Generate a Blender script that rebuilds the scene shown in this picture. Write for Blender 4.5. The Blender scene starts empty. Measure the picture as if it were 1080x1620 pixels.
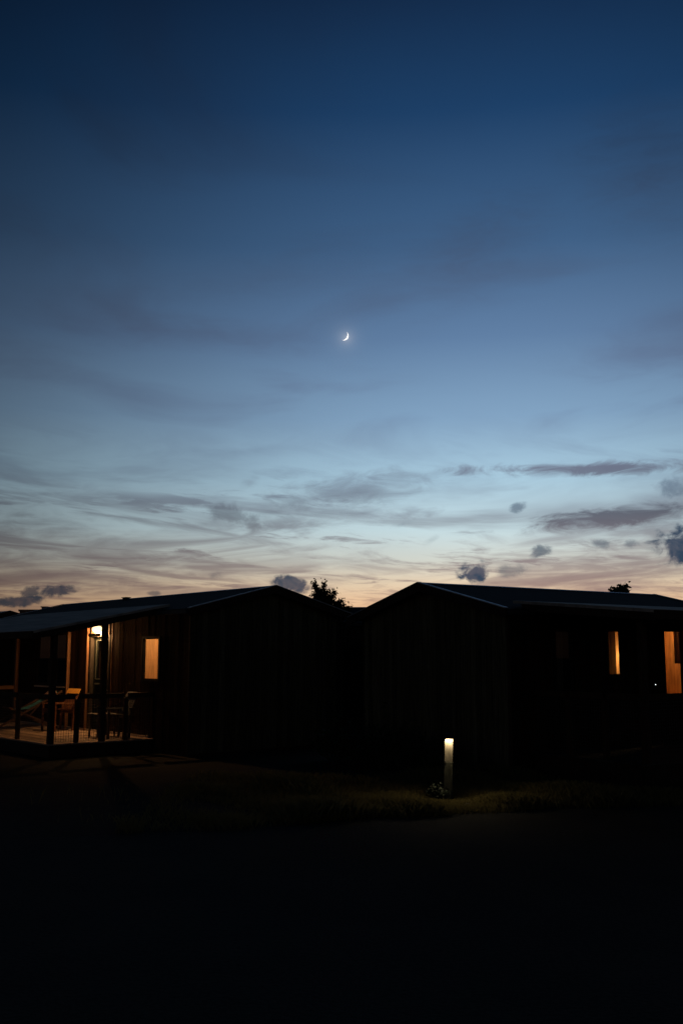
import bpy, bmesh, math, random
import numpy as np
from mathutils import Vector, Matrix
random.seed(7)
R = math.radians
scene = bpy.context.scene
col = scene.collection

# ------------------------------------------------------------------ camera
EYE = 2.0
FPX = 1584.0                      # focal length in pixels of the 1620 px high photograph
PITCH = math.atan(230 / FPX)
cam_d = bpy.data.cameras.new('camera')
cam_d.sensor_fit = 'VERTICAL'
cam_d.sensor_height = 36.0
cam_d.lens = FPX / 1620 * 36.0
cam_d.clip_start = 0.1
cam_d.clip_end = 12000
cam = bpy.data.objects.new('camera', cam_d)
col.objects.link(cam)
cam.location = (0, 0, EYE)
cam.rotation_euler = (R(90) + PITCH, 0, 0)
scene.camera = cam

# ------------------------------------------------------------------ exposure
scene.view_settings.view_transform = 'Standard'
scene.view_settings.look = 'None'
scene.view_settings.gamma = 1
scene.view_settings.use_curve_mapping = False
scene.view_settings.exposure = 0
scene.cycles.use_denoising = True
scene.cycles.max_bounces = 6
scene.cycles.transparent_max_bounces = 12
scene.cycles.sample_clamp_indirect = 2.0

# ------------------------------------------------------------------ sun (already below the horizon: it reaches only the moon, which also glows itself)
SUN_EL, SUN_AZ = -6.0, 37.0       # azimuth to the right of +Y
sv = Vector((math.sin(R(SUN_AZ)) * math.cos(R(SUN_EL)), math.cos(R(SUN_AZ)) * math.cos(R(SUN_EL)), math.sin(R(SUN_EL))))
sun_d = bpy.data.lights.new('sun', 'SUN')
sun_d.energy = 5.0
sun_d.angle = R(0.5)
sun_d.color = (1.0, 0.95, 0.86)
sun = bpy.data.objects.new('sun', sun_d)
col.objects.link(sun)
sun.rotation_euler = sv.to_track_quat('Z', 'Y').to_euler()
sun.location = (0, 0, 30)


def lin(c):
    return tuple(((v / 255) / 12.92 if v / 255 <= 0.04045 else ((v / 255 + 0.055) / 1.055) ** 2.4) for v in c)


def azel(px, py):
    X = (px - 540) / FPX
    Y = (810 - py) / FPX
    v = (X, math.cos(PITCH) - Y * math.sin(PITCH), math.sin(PITCH) + Y * math.cos(PITCH))
    return math.degrees(math.atan2(v[0], v[1])), math.degrees(math.atan2(v[2], math.hypot(v[0], v[1])))


MOON_AZ, MOON_EL = azel(543.5, 531)

# ------------------------------------------------------------------ sky
world = bpy.data.worlds.new('World')
scene.world = world
world.use_nodes = True
wt = world.node_tree
wt.nodes.clear()


class G:
    """small helper for math in a node tree"""

    def __init__(s, t):
        s.t = t

    def n(s, typ, **kw):
        o = s.t.nodes.new(typ)
        for k, v in kw.items():
            setattr(o, k, v)
        return o

    def put(s, sock, v):
        if hasattr(v, 'is_output') or hasattr(v, 'links'):
            s.t.links.new(v, sock)
        else:
            sock.default_value = v

    def m(s, op, a, b=None, c=None, clamp=False):
        o = s.n('ShaderNodeMath', operation=op)
        o.use_clamp = clamp
        for i, v in enumerate((a, b, c)):
            if v is not None:
                s.put(o.inputs[i], v)
        return o.outputs[0]

    def smooth(s, v, lo, hi, a=0.0, b=1.0):
        o = s.n('ShaderNodeMapRange', interpolation_type='SMOOTHSTEP')
        s.put(o.inputs['Value'], v)
        o.inputs['From Min'].default_value = lo
        o.inputs['From Max'].default_value = hi
        o.inputs['To Min'].default_value = a
        o.inputs['To Max'].default_value = b
        return o.outputs[0]

    def comb(s, x, y, z=0.0):
        o = s.n('ShaderNodeCombineXYZ')
        s.put(o.inputs[0], x)
        s.put(o.inputs[1], y)
        s.put(o.inputs[2], z)
        return o.outputs[0]

    def noise(s, vec, scale, detail=4.0, rough=0.5, dist=0.0):
        o = s.n('ShaderNodeTexNoise')
        s.put(o.inputs['Vector'], vec)
        o.inputs['Scale'].default_value = scale
        o.inputs['Detail'].default_value = detail
        o.inputs['Roughness'].default_value = rough
        o.inputs['Distortion'].default_value = dist
        return o.outputs['Fac']

    def mix(s, f, a, b, blend='MIX'):
        o = s.n('ShaderNodeMix', data_type='RGBA', blend_type=blend)
        s.put(o.inputs[0], f)
        s.put(o.inputs[6], a if not isinstance(a, tuple) else (*a[:3], 1))
        s.put(o.inputs[7], b if not isinstance(b, tuple) else (*b[:3], 1))
        return o.outputs[2]

    def ramp(s, v, stops, interp='LINEAR'):
        o = s.n('ShaderNodeValToRGB')
        s.put(o.inputs[0], v)
        cr = o.color_ramp
        cr.interpolation = interp
        while len(cr.elements) > 1:
            cr.elements.remove(cr.elements[-1])
        for i, (p, c) in enumerate(stops):
            e = cr.elements[0] if i == 0 else cr.elements.new(p)
            e.position = p
            e.color = (*c, 1)
        return o.outputs[0]


g = G(wt)
tc = g.n('ShaderNodeTexCoord')
sep = g.n('ShaderNodeSeparateXYZ')
wt.links.new(tc.outputs['Generated'], sep.inputs[0])
X, Y, Z = sep.outputs
EL = g.m('MULTIPLY', g.m('ARCSINE', Z), 57.29578)
AZ = g.m('MULTIPLY', g.m('ARCTAN2', X, Y), 57.29578)
elpos = g.m('DIVIDE', g.m('ADD', EL, 5.0), 95.0, clamp=True)


def epos(e):
    return (e + 5) / 95


CLEAR = [(-5, (60, 46, 42)), (-1, (184, 130, 98)), (1.5, (222, 168, 126)), (3.0, (238, 196, 154)), (4.2, (226, 205, 176)),
         (5.4, (206, 208, 198)), (7.2, (194, 216, 222)), (10.0, (166, 198, 216)), (13.5, (128, 160, 190)), (18, (94, 124, 160)),
         (23, (62, 94, 131)), (30, (28, 61, 99)), (37, (15, 35, 63)), (50, (13, 24, 42)), (90, (9, 16, 27))]
VEIL = [(-5, (60, 45, 42)), (0, (150, 106, 94)), (3.0, (152, 119, 110)), (5, (142, 127, 126)), (7.5, (126, 131, 141)),
        (11, (112, 129, 155)), (15, (98, 115, 147)), (20, (76, 90, 117)), (27, (41, 54, 77)), (37, (17, 28, 50)), (90, (4, 9, 20))]
sky_c = g.ramp(elpos, [(epos(e), lin(c)) for e, c in CLEAR])
veil_c = g.ramp(elpos, [(epos(e), lin(c)) for e, c in VEIL])

# coordinates on a flat cloud layer, so that features flatten towards the horizon
inv = g.m('DIVIDE', 1.0, g.m('ADD', g.m('MAXIMUM', Z, 0.0), 0.05))
CX = g.m('MULTIPLY', X, inv)
CY = g.m('MULTIPLY', Y, inv)
cl = g.comb(CX, CY, 0.0)
cl_s = g.comb(g.m('MULTIPLY', CX, 1.0), g.m('ADD', CY, g.m('MULTIPLY', CX, 0.35)), 3.7)
cl_t = g.comb(g.m('MULTIPLY', CX, 0.9), g.m('SUBTRACT', CY, g.m('MULTIPLY', CX, 0.45)), 8.1)
side = g.m('MULTIPLY', g.m('MINIMUM', g.m('ABSOLUTE', g.m('SUBTRACT', AZ, 3.0)), 25.0), 0.0042)
# soft high veils
nA = g.noise(cl, 1.25, 5.0, 0.5, 0.6)
vA = g.smooth(nA, 0.46, 0.76)
vA = g.m('MULTIPLY', vA, g.smooth(EL, 5.0, 12.0))
# thin streaks low over the horizon, in two directions
nB = g.m('ADD', g.noise(cl_s, 0.9, 7.0, 0.55, 0.9), side)
vB = g.m('MULTIPLY', g.smooth(nB, 0.44, 0.72), 0.85)
nC = g.m('ADD', g.noise(cl_t, 1.1, 7.0, 0.56, 0.7), side)
vC = g.m('MULTIPLY', g.smooth(nC, 0.50, 0.72), 0.8)
nB2 = g.noise(cl_s, 0.55, 3.0, 0.5, 0.4)
vB = g.m('MULTIPLY', vB, g.smooth(nB2, 0.34, 0.58, 0.3, 1.0))
nM = g.noise(cl_t, 2.4, 9.0, 0.64, 0.5)
vM = g.m('MULTIPLY', g.smooth(g.m('ADD', nM, side), 0.48, 0.68), 0.95)
vM = g.m('MULTIPLY', vM, g.smooth(g.noise(cl, 0.8, 3.0, 0.5), 0.40, 0.62))
vB = g.m('MAXIMUM', g.m('MAXIMUM', vB, vC), vM)
vB = g.m('MULTIPLY', vB, g.smooth(EL, 15.0, 7.0))
veil = g.m('MAXIMUM', g.m('MULTIPLY', vA, 0.62), vB)
sky1 = g.mix(veil, sky_c, veil_c)

# single clouds, given by direction, edges broken up by noise
aev = g.comb(AZ, EL, 0.0)
nP = g.m('SUBTRACT', g.noise(g.comb(g.m('MULTIPLY', AZ, 0.75), EL, 0.0), 1.15, 9.0, 0.62, 0.4), 0.5)
nS = g.m('SUBTRACT', g.noise(g.comb(g.m('MULTIPLY', AZ, 0.30), g.m('ADD', EL, g.m('MULTIPLY', AZ, -0.03)), 5.0), 1.1, 9.0, 0.64, 0.8), 0.5)


def cloud(px, py, rx, ry, tilt=0.0, soft=0.55, op=1.0, rag=1.0):
    """mask of one cloud: centre and radii as seen from here, tilt in degrees"""
    a, e = azel(px, py)
    k = 57.3 / 1616
    c, s_ = math.cos(R(tilt)), math.sin(R(tilt))
    da = g.m('SUBTRACT', AZ, a)
    de = g.m('SUBTRACT', EL, e)
    u = g.m('DIVIDE', g.m('ADD', g.m('MULTIPLY', da, c), g.m('MULTIPLY', de, s_)), rx * k)
    v = g.m('DIVIDE', g.m('SUBTRACT', g.m('MULTIPLY', de, c), g.m('MULTIPLY', da, s_)), ry * k)
    q = g.m('SQRT', g.m('ADD', g.m('MULTIPLY', u, u), g.m('MULTIPLY', v, v)))
    body = g.m('MULTIPLY', g.m('SUBTRACT', 1.25, q), 0.75 if rag < 0.5 else 0.95)
    n_ = g.m('MULTIPLY', nS, 1.1 if rag == 0.1 else 2.6) if rag < 0.5 else g.m('MULTIPLY', nP, 2.7)
    dens = g.m('ADD', body, g.m('MULTIPLY', n_, g.smooth(q, 2.4, 0.6)))
    return g.smooth(dens, 0.0, 0.10 + 1.0 * soft, 0.0, op)


def union(masks):
    o = masks[0]
    for m_ in masks[1:]:
        o = g.m('MAXIMUM', o, m_)
    return o


puffs = union([cloud(1078, 866, 44, 30, 0, 0.6, 1.0), cloud(752, 905, 25, 16, 0, 0.45, 1.0), cloud(808, 902, 26, 11, 8, 0.8, 0.5),
               cloud(462, 924, 32, 14, -8, 0.5, 0.95), cloud(92, 934, 25, 10, 6, 0.5, 0.95), cloud(48, 936, 16, 9, 20, 0.5, 0.85),
               cloud(32, 951, 34, 9, 3, 0.5, 0.95), cloud(853, 873, 20, 10, 12, 0.7, 0.75), cloud(819, 802, 14, 8, 20, 0.7, 0.65),
               cloud(343, 908, 12, 9, 20, 1.1, 0.4, 1.4), cloud(240, 939, 12, 5, 0, 0.7, 0.6), cloud(1072, 770, 30, 17, 10, 0.9, 0.5),
               cloud(948, 860, 16, 9, 0, 0.9, 0.55), cloud(998, 862, 11, 8, 0, 0.9, 0.5), cloud(636, 830, 20, 6, 10, 1.2, 0.22, 1.5),
               cloud(682, 855, 16, 6, 35, 1.2, 0.2, 1.5)])
streaks = union([cloud(950, 741, 230, 12, -1, 0.7, 0.85, 0.2), cloud(975, 817, 140, 19, 4, 0.7, 0.95, 0.25), cloud(880, 826, 60, 12, 2, 0.9, 0.6, 0.25), cloud(1010, 862, 120, 13, 0, 0.9, 0.6, 0.25),
                 cloud(372, 816, 60, 18, -14, 0.9, 0.6, 0.6), cloud(394, 766, 20, 10, 35, 1.2, 0.25, 1.6),
                 cloud(560, 778, 170, 36, 12, 1.1, 0.5, 0.3), cloud(160, 915, 200, 16, -6, 1.1, 0.45, 0.3),
                 cloud(940, 925, 150, 18, -4, 1.1, 0.5, 0.3), cloud(300, 885, 130, 10, -3, 1.0, 0.5, 0.3),
                 cloud(980, 880, 150, 12, 3, 1.0, 0.4, 0.3), cloud(60, 830, 120, 22, 0, 1.1, 0.4, 0.3),
                 cloud(120, 880, 150, 14, -4, 1.1, 0.35, 0.3)])
highs = union([cloud(745, 400, 170, 75, 25, 1.4, 0.65, 0.1), cloud(330, 528, 210, 32, -4, 1.3, 0.6, 0.1),
               cloud(1030, 270, 150, 110, -20, 1.4, 0.6, 0.1), cloud(1010, 560, 140, 46, 6, 1.3, 0.6, 0.1),
               cloud(400, 715, 110, 14, 4, 1.2, 0.35, 0.1), cloud(420, 440, 220, 40, 8, 1.2, 0.28, 0.1),
               cloud(610, 480, 140, 30, 10, 1.2, 0.3, 0.1), cloud(40, 580, 120, 50, 0, 1.2, 0.3, 0.1)])
sky2 = g.mix(highs, sky1, veil_c)
streak_c = g.ramp(elpos, [(epos(0), lin((140, 100, 92))), (epos(4), lin((138, 112, 112))), (epos(8), lin((92, 97, 110))), (epos(12), lin((104, 104, 128))), (epos(16), lin((92, 104, 134)))])
sky3 = g.mix(streaks, sky2, streak_c)
puff_c = g.ramp(elpos, [(epos(2), lin((70, 76, 86))), (epos(4.5), lin((49, 66, 86))), (epos(8), lin((54, 74, 97))), (epos(12), lin((84, 100, 130)))])
puff_l = g.mix(0.28, puff_c, veil_c)
sky4 = g.mix(puffs, sky3, g.mix(g.smooth(nP, -0.12, 0.14), puff_l, puff_c))

# the twilight glow falls off away from the sunset and the sky behind the camera is night
da = g.m('SUBTRACT', AZ, 9.0)
glow = g.m('EXPONENT', g.m('MULTIPLY', g.m('MULTIPLY', da, da), -1 / (26.5 ** 2)))
fall = g.m('ADD', g.m('MULTIPLY', glow, 0.97), 0.10)
high = g.smooth(EL, 35.0, 75.0)          # overhead, direction no longer matters
fall = g.m('ADD', g.m('MULTIPLY', fall, g.m('SUBTRACT', 1.0, high)), g.m('MULTIPLY', high, 0.45))
sky5 = g.n('ShaderNodeVectorMath', operation='SCALE')
wt.links.new(sky4, sky5.inputs[0])
wt.links.new(fall, sky5.inputs['Scale'])
# pale aureole of the moon in the thin cloud
md = (math.sin(R(MOON_AZ)) * math.cos(R(MOON_EL)), math.cos(R(MOON_AZ)) * math.cos(R(MOON_EL)), math.sin(R(MOON_EL)))
dt = g.n('ShaderNodeVectorMath', operation='DISTANCE')
wt.links.new(tc.outputs['Generated'], dt.inputs[0])
_a, _e = azel(547.5, 534.5)
dt.inputs[1].default_value = (math.sin(R(_a)) * math.cos(R(_e)), math.cos(R(_a)) * math.cos(R(_e)), math.sin(R(_e)))
au = g.m('EXPONENT', g.m('MULTIPLY', dt.outputs['Value'], -1 / 0.0050))
au = g.m('MULTIPLY', au, 0.22)
sky6 = g.n('ShaderNodeVectorMath', operation='MULTIPLY_ADD')
aurv = g.comb(au, au, au)
wt.links.new(aurv, sky6.inputs[0])
sky6.inputs[1].default_value = (1.0, 0.86, 0.68)
wt.links.new(sky5.outputs[0], sky6.inputs[2])
bg = g.n('ShaderNodeBackground')
bg.inputs['Strength'].default_value = 1.0
wt.links.new(sky6.outputs[0], bg.inputs['Color'])
st = g.n('ShaderNodeTexSky', sky_type='NISHITA')
st.sun_disc = False
st.sun_elevation = R(SUN_EL)
st.sun_rotation = R(SUN_AZ)
bg2 = g.n('ShaderNodeBackground')
bg2.inputs['Strength'].default_value = 0.05
wt.links.new(st.outputs[0], bg2.inputs['Color'])
add = g.n('ShaderNodeAddShader')
wt.links.new(bg.outputs[0], add.inputs[0])
wt.links.new(bg2.outputs[0], add.inputs[1])
out = g.n('ShaderNodeOutputWorld')
wt.links.new(add.outputs[0], out.inputs[0])


# ------------------------------------------------------------------ materials
def mat(name, color, rough=0.7, vary=0.25, scale=8.0, stretch=(1, 1, 1), bump=0.15, spec=0.5, metal=0.0, rnd=0.0, color2=None):
    m_ = bpy.data.materials.new(name)
    m_.use_nodes = True
    t = m_.node_tree
    h = G(t)
    b = t.nodes['Principled BSDF']
    tcn = h.n('ShaderNodeTexCoord')
    mp = h.n('ShaderNodeMapping')
    mp.inputs['Scale'].default_value = stretch
    t.links.new(tcn.outputs['Object'], mp.inputs[0])
    vec = mp.outputs[0]
    oi = h.n('ShaderNodeObjectInfo')
    vadd = h.n('ShaderNodeVectorMath', operation='ADD')
    t.links.new(vec, vadd.inputs[0])
    r10 = h.m('MULTIPLY', oi.outputs['Random'], 37.0)
    t.links.new(h.comb(r10, r10, r10), vadd.inputs[1])
    n1 = h.noise(vadd.outputs[0], scale, 6.0, 0.6, 0.3)
    c2 = color2 or tuple(v * (1 - vary) for v in color)
    c1 = tuple(min(1, v * (1 + vary)) for v in color)
    cc = h.mix(h.smooth(n1, 0.3, 0.7), c2, c1)
    if rnd:
        f = h.m('ADD', h.m('MULTIPLY', oi.outputs['Random'], 2 * rnd), 1 - rnd)
        sc = h.n('ShaderNodeVectorMath', operation='SCALE')
        t.links.new(cc, sc.inputs[0])
        t.links.new(f, sc.inputs['Scale'])
        cc = sc.outputs[0]
    t.links.new(cc, b.inputs['Base Color'])
    b.inputs['Roughness'].default_value = rough
    b.inputs['Metallic'].default_value = metal
    b.inputs['Specular IOR Level'].default_value = spec
    if bump:
        bp = h.n('ShaderNodeBump')
        bp.inputs['Strength'].default_value = bump
        bp.inputs['Distance'].default_value = 0.01
        t.links.new(n1, bp.inputs['Height'])
        t.links.new(bp.outputs[0], b.inputs['Normal'])
    return m_


def cloth_mat(name, c_d, c_t):
    """thin cloth: reflects and lets some light through"""
    m_ = bpy.data.materials.new(name)
    m_.use_nodes = True
    t = m_.node_tree
    t.nodes.clear()
    h = G(t)
    d_ = h.n('ShaderNodeBsdfDiffuse')
    d_.inputs[0].default_value = (*c_d, 1)
    tl = h.n('ShaderNodeBsdfTranslucent')
    tcn = h.n('ShaderNodeTexCoord')
    w = h.noise(tcn.outputs['Object'], 60, 3.0)
    t.links.new(h.mix(w, tuple(v * 0.75 for v in c_t), c_t), tl.inputs[0])
    a_ = h.n('ShaderNodeAddShader')
    t.links.new(d_.outputs[0], a_.inputs[0])
    t.links.new(tl.outputs[0], a_.inputs[1])
    o = h.n('ShaderNodeOutputMaterial')
    t.links.new(a_.outputs[0], o.inputs[0])
    return m_


M = {}
M['plank'] = mat('stained_timber', (0.042, 0.025, 0.015), 0.9, 0.35, 9, (6, 6, 0.5), 0.4, 0.03, rnd=0.3)
M['gable'] = mat('skylit_timber', (0.13, 0.108, 0.062), 0.9, 0.5, 9, (6, 6, 0.5), 0.4, 0.05, rnd=0.35)  # wall timber with the gables' faint skylight put into its colour
M['core'] = mat('dark_timber', (0.05, 0.03, 0.018), 0.8, 0.3, 9, (6, 6, 0.5), 0.2, 0.3)
M['post'] = mat('post_timber', (0.075, 0.045, 0.027), 0.7, 0.3, 8, (8, 8, 0.6), 0.3, 0.1)
M['fin'] = mat('pale_timber', (0.17, 0.085, 0.038), 0.65, 0.25, 8, (8, 8, 0.5), 0.3, 0.3)
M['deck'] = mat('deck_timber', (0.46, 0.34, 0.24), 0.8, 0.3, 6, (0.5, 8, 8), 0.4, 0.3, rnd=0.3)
M['dimdeck'] = mat('dimmed_deck_timber', (0.07, 0.06, 0.05), 0.8, 0.3, 6, (0.5, 8, 8), 0.4, 0.1, rnd=0.3)  # deck timber darkened in colour to mute the window light falling on it
M['roof'] = mat('roof_sheet', (0.012, 0.018, 0.016), 0.85, 0.3, 3, (1, 1, 1), 0.05, 0.08)
M['porchroof'] = mat('porch_roof_sheet', (0.52, 0.44, 0.36), 0.8, 0.25, 2.2, (0.4, 2, 1), 0.05, 0.2)
M['trim'] = mat('metal_trim', (0.45, 0.47, 0.5), 0.45, 0.15, 5, (1, 1, 1), 0.05, 0.5, 0.3)
M['casing'] = mat('dark_casing', (0.03, 0.026, 0.022), 0.7, 0.2, 8, (1, 1, 1), 0.1, 0.1)
M['door'] = mat('door_paint', (0.010, 0.013, 0.011), 0.7, 0.15, 6, (2, 2, 1), 0.1, 0.08)
M['moulding'] = mat('door_moulding', (0.045, 0.052, 0.045), 0.6, 0.15, 6, (2, 2, 1), 0.1, 0.2)
M['palepanel'] = mat('pale_panel', (0.5, 0.43, 0.33), 0.6, 0.1, 6, (1, 1, 1), 0.1)
M['pine'] = mat('pine_lining', (0.58, 0.34, 0.15), 0.6, 0.22, 5, (7, 7, 0.4), 0.1, 0.3)
M['pine_b'] = mat('pine_lining_amber', (0.46, 0.23, 0.08), 0.6, 0.3, 3.5, (4, 4, 0.7), 0.1, 0.3)
M['palecurtain'] = cloth_mat('amber_curtain_cloth', (0.12, 0.08, 0.035), (0.12, 0.07, 0.025))
M['curtain'] = mat('curtain_cloth', (0.30, 0.21, 0.17), 0.9, 0.2, 20, (1, 1, 0.3), 0.1, 0.1)
M['darkcurtain'] = mat('dark_curtain_cloth', (0.24, 0.16, 0.10), 0.9, 0.2, 20, (1, 1, 0.3), 0.1, 0.1)
M['teal'] = mat('teal_canvas', (0.13, 0.46, 0.56), 0.9, 0.15, 40, (1, 1, 1), 0.2, 0.1)
M['litboard'] = mat('lamplit_board', (0.78, 0.40, 0.06), 0.5, 0.12, 8, (4, 4, 1), 0.1, 0.4)  # lamp glow on the headboard put into its colour
M['chairwood'] = mat('chair_timber', (0.14, 0.055, 0.02), 0.55, 0.25, 8, (4, 4, 1), 0.2, 0.4)
M['shadewood'] = mat('shaded_chair_timber', (0.045, 0.038, 0.03), 0.6, 0.25, 8, (4, 4, 1), 0.2, 0.4)  # chair timber with the porch shade put into its colour
M['wire'] = mat('galvanised_wire', (0.05, 0.05, 0.05), 0.5, 0.1, 8, (1, 1, 1), 0)
M['metal'] = mat('steel', (0.4, 0.4, 0.4), 0.35, 0.1, 8, (1, 1, 1), 0, metal=1.0)
M['black'] = mat('black_metal', (0.02, 0.02, 0.02), 0.5, 0.2, 8, (1, 1, 1), 0.05)
M['bollard'] = mat('bollard_panel', (0.215, 0.187, 0.145), 0.8, 0.18, 9, (3, 3, 1), 0.15, 0.03)
M['footpost'] = mat('dark_green_post', (0.10, 0.10, 0.075), 0.8, 0.3, 9, (3, 3, 1), 0.15, 0.05)
M['brownwall'] = mat('brown_render', (0.42, 0.24, 0.17), 0.85, 0.2, 2, (1, 1, 1), 0.2)
M['bark'] = mat('bark', (0.06, 0.045, 0.03), 0.9, 0.3, 12, (3, 3, 0.6), 0.5)
M['leaf'] = mat('tree_leaf', (0.035, 0.05, 0.02), 0.6, 0.4, 3, (1, 1, 1), 0, 0.3)
M['greyleaf'] = mat('grey_green_leaf', (0.03, 0.042, 0.028), 0.6, 0.3, 12, (1, 1, 1), 0, 0.3)
M['grass'] = cloth_mat('grass_blade', (0.115, 0.098, 0.045), (0.125, 0.105, 0.042))
M['stone'] = mat('field_stone', (0.16, 0.15, 0.14), 0.85, 0.3, 14, (1, 1, 1), 0.5)


def ground_mat(name, c1, c2, s1, s2, bump, rough=0.95):
    m_ = bpy.data.materials.new(name)
    m_.use_nodes = True
    t = m_.node_tree
    h = G(t)
    b = t.nodes['Principled BSDF']
    tcn = h.n('ShaderNodeTexCoord')
    n1 = h.noise(tcn.outputs['Object'], s1, 5.0, 0.6, 0.4)
    n2 = h.noise(tcn.outputs['Object'], s2, 4.0, 0.65)
    f = h.m('MULTIPLY_ADD', n2, 0.6, h.m('MULTIPLY', n1, 0.5))
    t.links.new(h.mix(h.smooth(f, 0.3, 0.8), c1, c2), b.inputs['Base Color'])
    b.inputs['Roughness'].default_value = rough
    b.inputs['Specular IOR Level'].default_value = 0.25
    bp = h.n('ShaderNodeBump')
    bp.inputs['Strength'].default_value = bump
    bp.inputs['Distance'].default_value = 0.03
    t.links.new(n2, bp.inputs['Height'])
    t.links.new(bp.outputs[0], b.inputs['Normal'])
    return m_


M['ground'] = ground_mat('dry_turf', (0.010, 0.010, 0.005), (0.032, 0.029, 0.012), 0.6, 9, 0.8)
M['road'] = ground_mat('gravel_track', (0.020, 0.019, 0.015), (0.056, 0.051, 0.040), 0.5, 26, 0.9)


def emit(name, color, strength):
    m_ = bpy.data.materials.new(name)
    m_.use_nodes = True
    b = m_.node_tree.nodes['Principled BSDF']
    b.inputs['Base Color'].default_value = (0.8, 0.8, 0.8, 1)
    b.inputs['Emission Color'].default_value = (*color, 1)
    b.inputs['Emission Strength'].default_value = strength
    return m_


M['lampglass'] = emit('lit_diffuser', (1.0, 0.68, 0.33), 2.6)
M['led'] = emit('led_lens', (1.0, 0.80, 0.52), 5)
M['pilot'] = emit('pilot_light', (0.9, 1.0, 0.95), 3)


def glass_mat(tint=1.0):
    m_ = bpy.data.materials.new('window_glass')
    m_.use_nodes = True
    t = m_.node_tree
    t.nodes.clear()
    h = G(t)
    tr = h.n('ShaderNodeBsdfTransparent')
    tr.inputs[0].default_value = (tint, tint, tint, 1)
    gl = h.n('ShaderNodeBsdfGlossy')
    gl.inputs['Roughness'].default_value = 0.02
    fr = h.n('ShaderNodeFresnel')
    fr.inputs[0].default_value = 1.5
    ge = h.n('ShaderNodeNewGeometry')
    fac = h.m('MULTIPLY', fr.outputs[0], h.m('SUBTRACT', 1.0, ge.outputs['Backfacing']))
    mx = h.n('ShaderNodeMixShader')
    t.links.new(fac, mx.inputs[0])
    t.links.new(tr.outputs[0], mx.inputs[1])
    t.links.new(gl.outputs[0], mx.inputs[2])
    o = h.n('ShaderNodeOutputMaterial')
    t.links.new(mx.outputs[0], o.inputs[0])
    return m_


M['glass'] = glass_mat(0.95)


# ------------------------------------------------------------------ mesh helpers
def tag(o, label=None, cat=None, group=None, kind=None):
    if label:
        o['label'] = label
    if cat:
        o['category'] = cat
    if group:
        o['group'] = group
    if kind:
        o['kind'] = kind
    return o


class MB:
    """collects boxes, bars and sheets in one bmesh; sy mirrors local y"""

    def __init__(s, sy=1):
        s.bm = bmesh.new()
        s.sy = sy

    def box(s, x0, x1, y0, y1, z0, z1):
        return s.hexa([(x0, y0, z0), (x1, y0, z0), (x1, y1, z0), (x0, y1, z0), (x0, y0, z1), (x1, y0, z1), (x1, y1, z1), (x0, y1, z1)])

    def hexa(s, p):
        v = [s.bm.verts.new((a, b * s.sy, c)) for a, b, c in p]
        for f in ((0, 3, 2, 1), (4, 5, 6, 7), (0, 1, 5, 4), (1, 2, 6, 5), (2, 3, 7, 6), (3, 0, 4, 7)):
            s.bm.faces.new([v[i] for i in f])
        return s

    def prism(s, poly, axis, a, b):
        """polygon extruded along axis 'x' (poly in y,z) or 'y' (poly in x,z)"""
        def mk(t, p):
            q = (t, p[0], p[1]) if axis == 'x' else (p[0], t, p[1])
            return s.bm.verts.new((q[0], q[1] * s.sy, q[2]))
        va = [mk(a, p) for p in poly]
        vb = [mk(b, p) for p in poly]
        s.bm.faces.new(va)
        s.bm.faces.new(vb[::-1])
        n = len(poly)
        for i in range(n):
            s.bm.faces.new([va[i], va[(i + 1) % n], vb[(i + 1) % n], vb[i]])
        return s

    def bar(s, p, q, w, h=None, n=4, r2=None):
        """straight bar of n sides from p to q, tapering to r2"""
        p = Vector((p[0], p[1] * s.sy, p[2]))
        q = Vector((q[0], q[1] * s.sy, q[2]))
        h = h or w
        ax = (q - p).normalized()
        up = Vector((0, 0, 1)) if abs(ax.z) < 0.9 else Vector((0, 1, 0))
        a = ax.cross(up).normalized()
        b = ax.cross(a)
        k = 1.0 if r2 is None else r2
        off = math.pi / 4 if n == 4 else 0
        rr = math.sqrt(0.5) if n == 4 else 0.5
        ra = [s.bm.verts.new(p + a * (math.cos(off + 2 * math.pi * i / n) * w * rr) + b * (math.sin(off + 2 * math.pi * i / n) * h * rr)) for i in range(n)]
        rb = [s.bm.verts.new(q + (a * (math.cos(off + 2 * math.pi * i / n) * w * rr) + b * (math.sin(off + 2 * math.pi * i / n) * h * rr)) * k) for i in range(n)]
        s.bm.faces.new(ra[::-1])
        s.bm.faces.new(rb)
        for i in range(n):
            s.bm.faces.new([ra[i], ra[(i + 1) % n], rb[(i + 1) % n], rb[i]])
        return s

    def build(s, name, material, parent=None, bevel=0.0, smooth=False, loc=None):
        bmesh.ops.recalc_face_normals(s.bm, faces=s.bm.faces)
        if bevel:
            bmesh.ops.bevel(s.bm, geom=list(s.bm.edges), offset=bevel, segments=1, affect='EDGES')
        me = bpy.data.meshes.new(name)
        s.bm.to_mesh(me)
        s.bm.free()
        if smooth:
            for p in me.polygons:
                p.use_smooth = True
        me.materials.append(material)
        o = bpy.data.objects.new(name, me)
        col.objects.link(o)
        if parent is not None:
            o.parent = parent
        if loc:
            o.location = loc
        return o


def empty(name, loc, rz=0.0):
    o = bpy.data.objects.new(name, None)
    o.empty_display_size = 0.3
    col.objects.link(o)
    o.location = loc
    o.rotation_euler = (0, 0, rz)
    return o


def inst(src, name, parent, loc, scale=(1, 1, 1), rot=(0, 0, 0)):
    o = bpy.data.objects.new(name, src)
    col.objects.link(o)
    o.parent = parent
    o.location = loc
    o.scale = scale
    o.rotation_euler = rot
    return o


def copy_tree(o, parent=None):
    c = o.copy()
    col.objects.link(c)
    if parent is not None:
        c.parent = parent
    for ch in list(o.children):
        copy_tree(ch, c)
    return c


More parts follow.
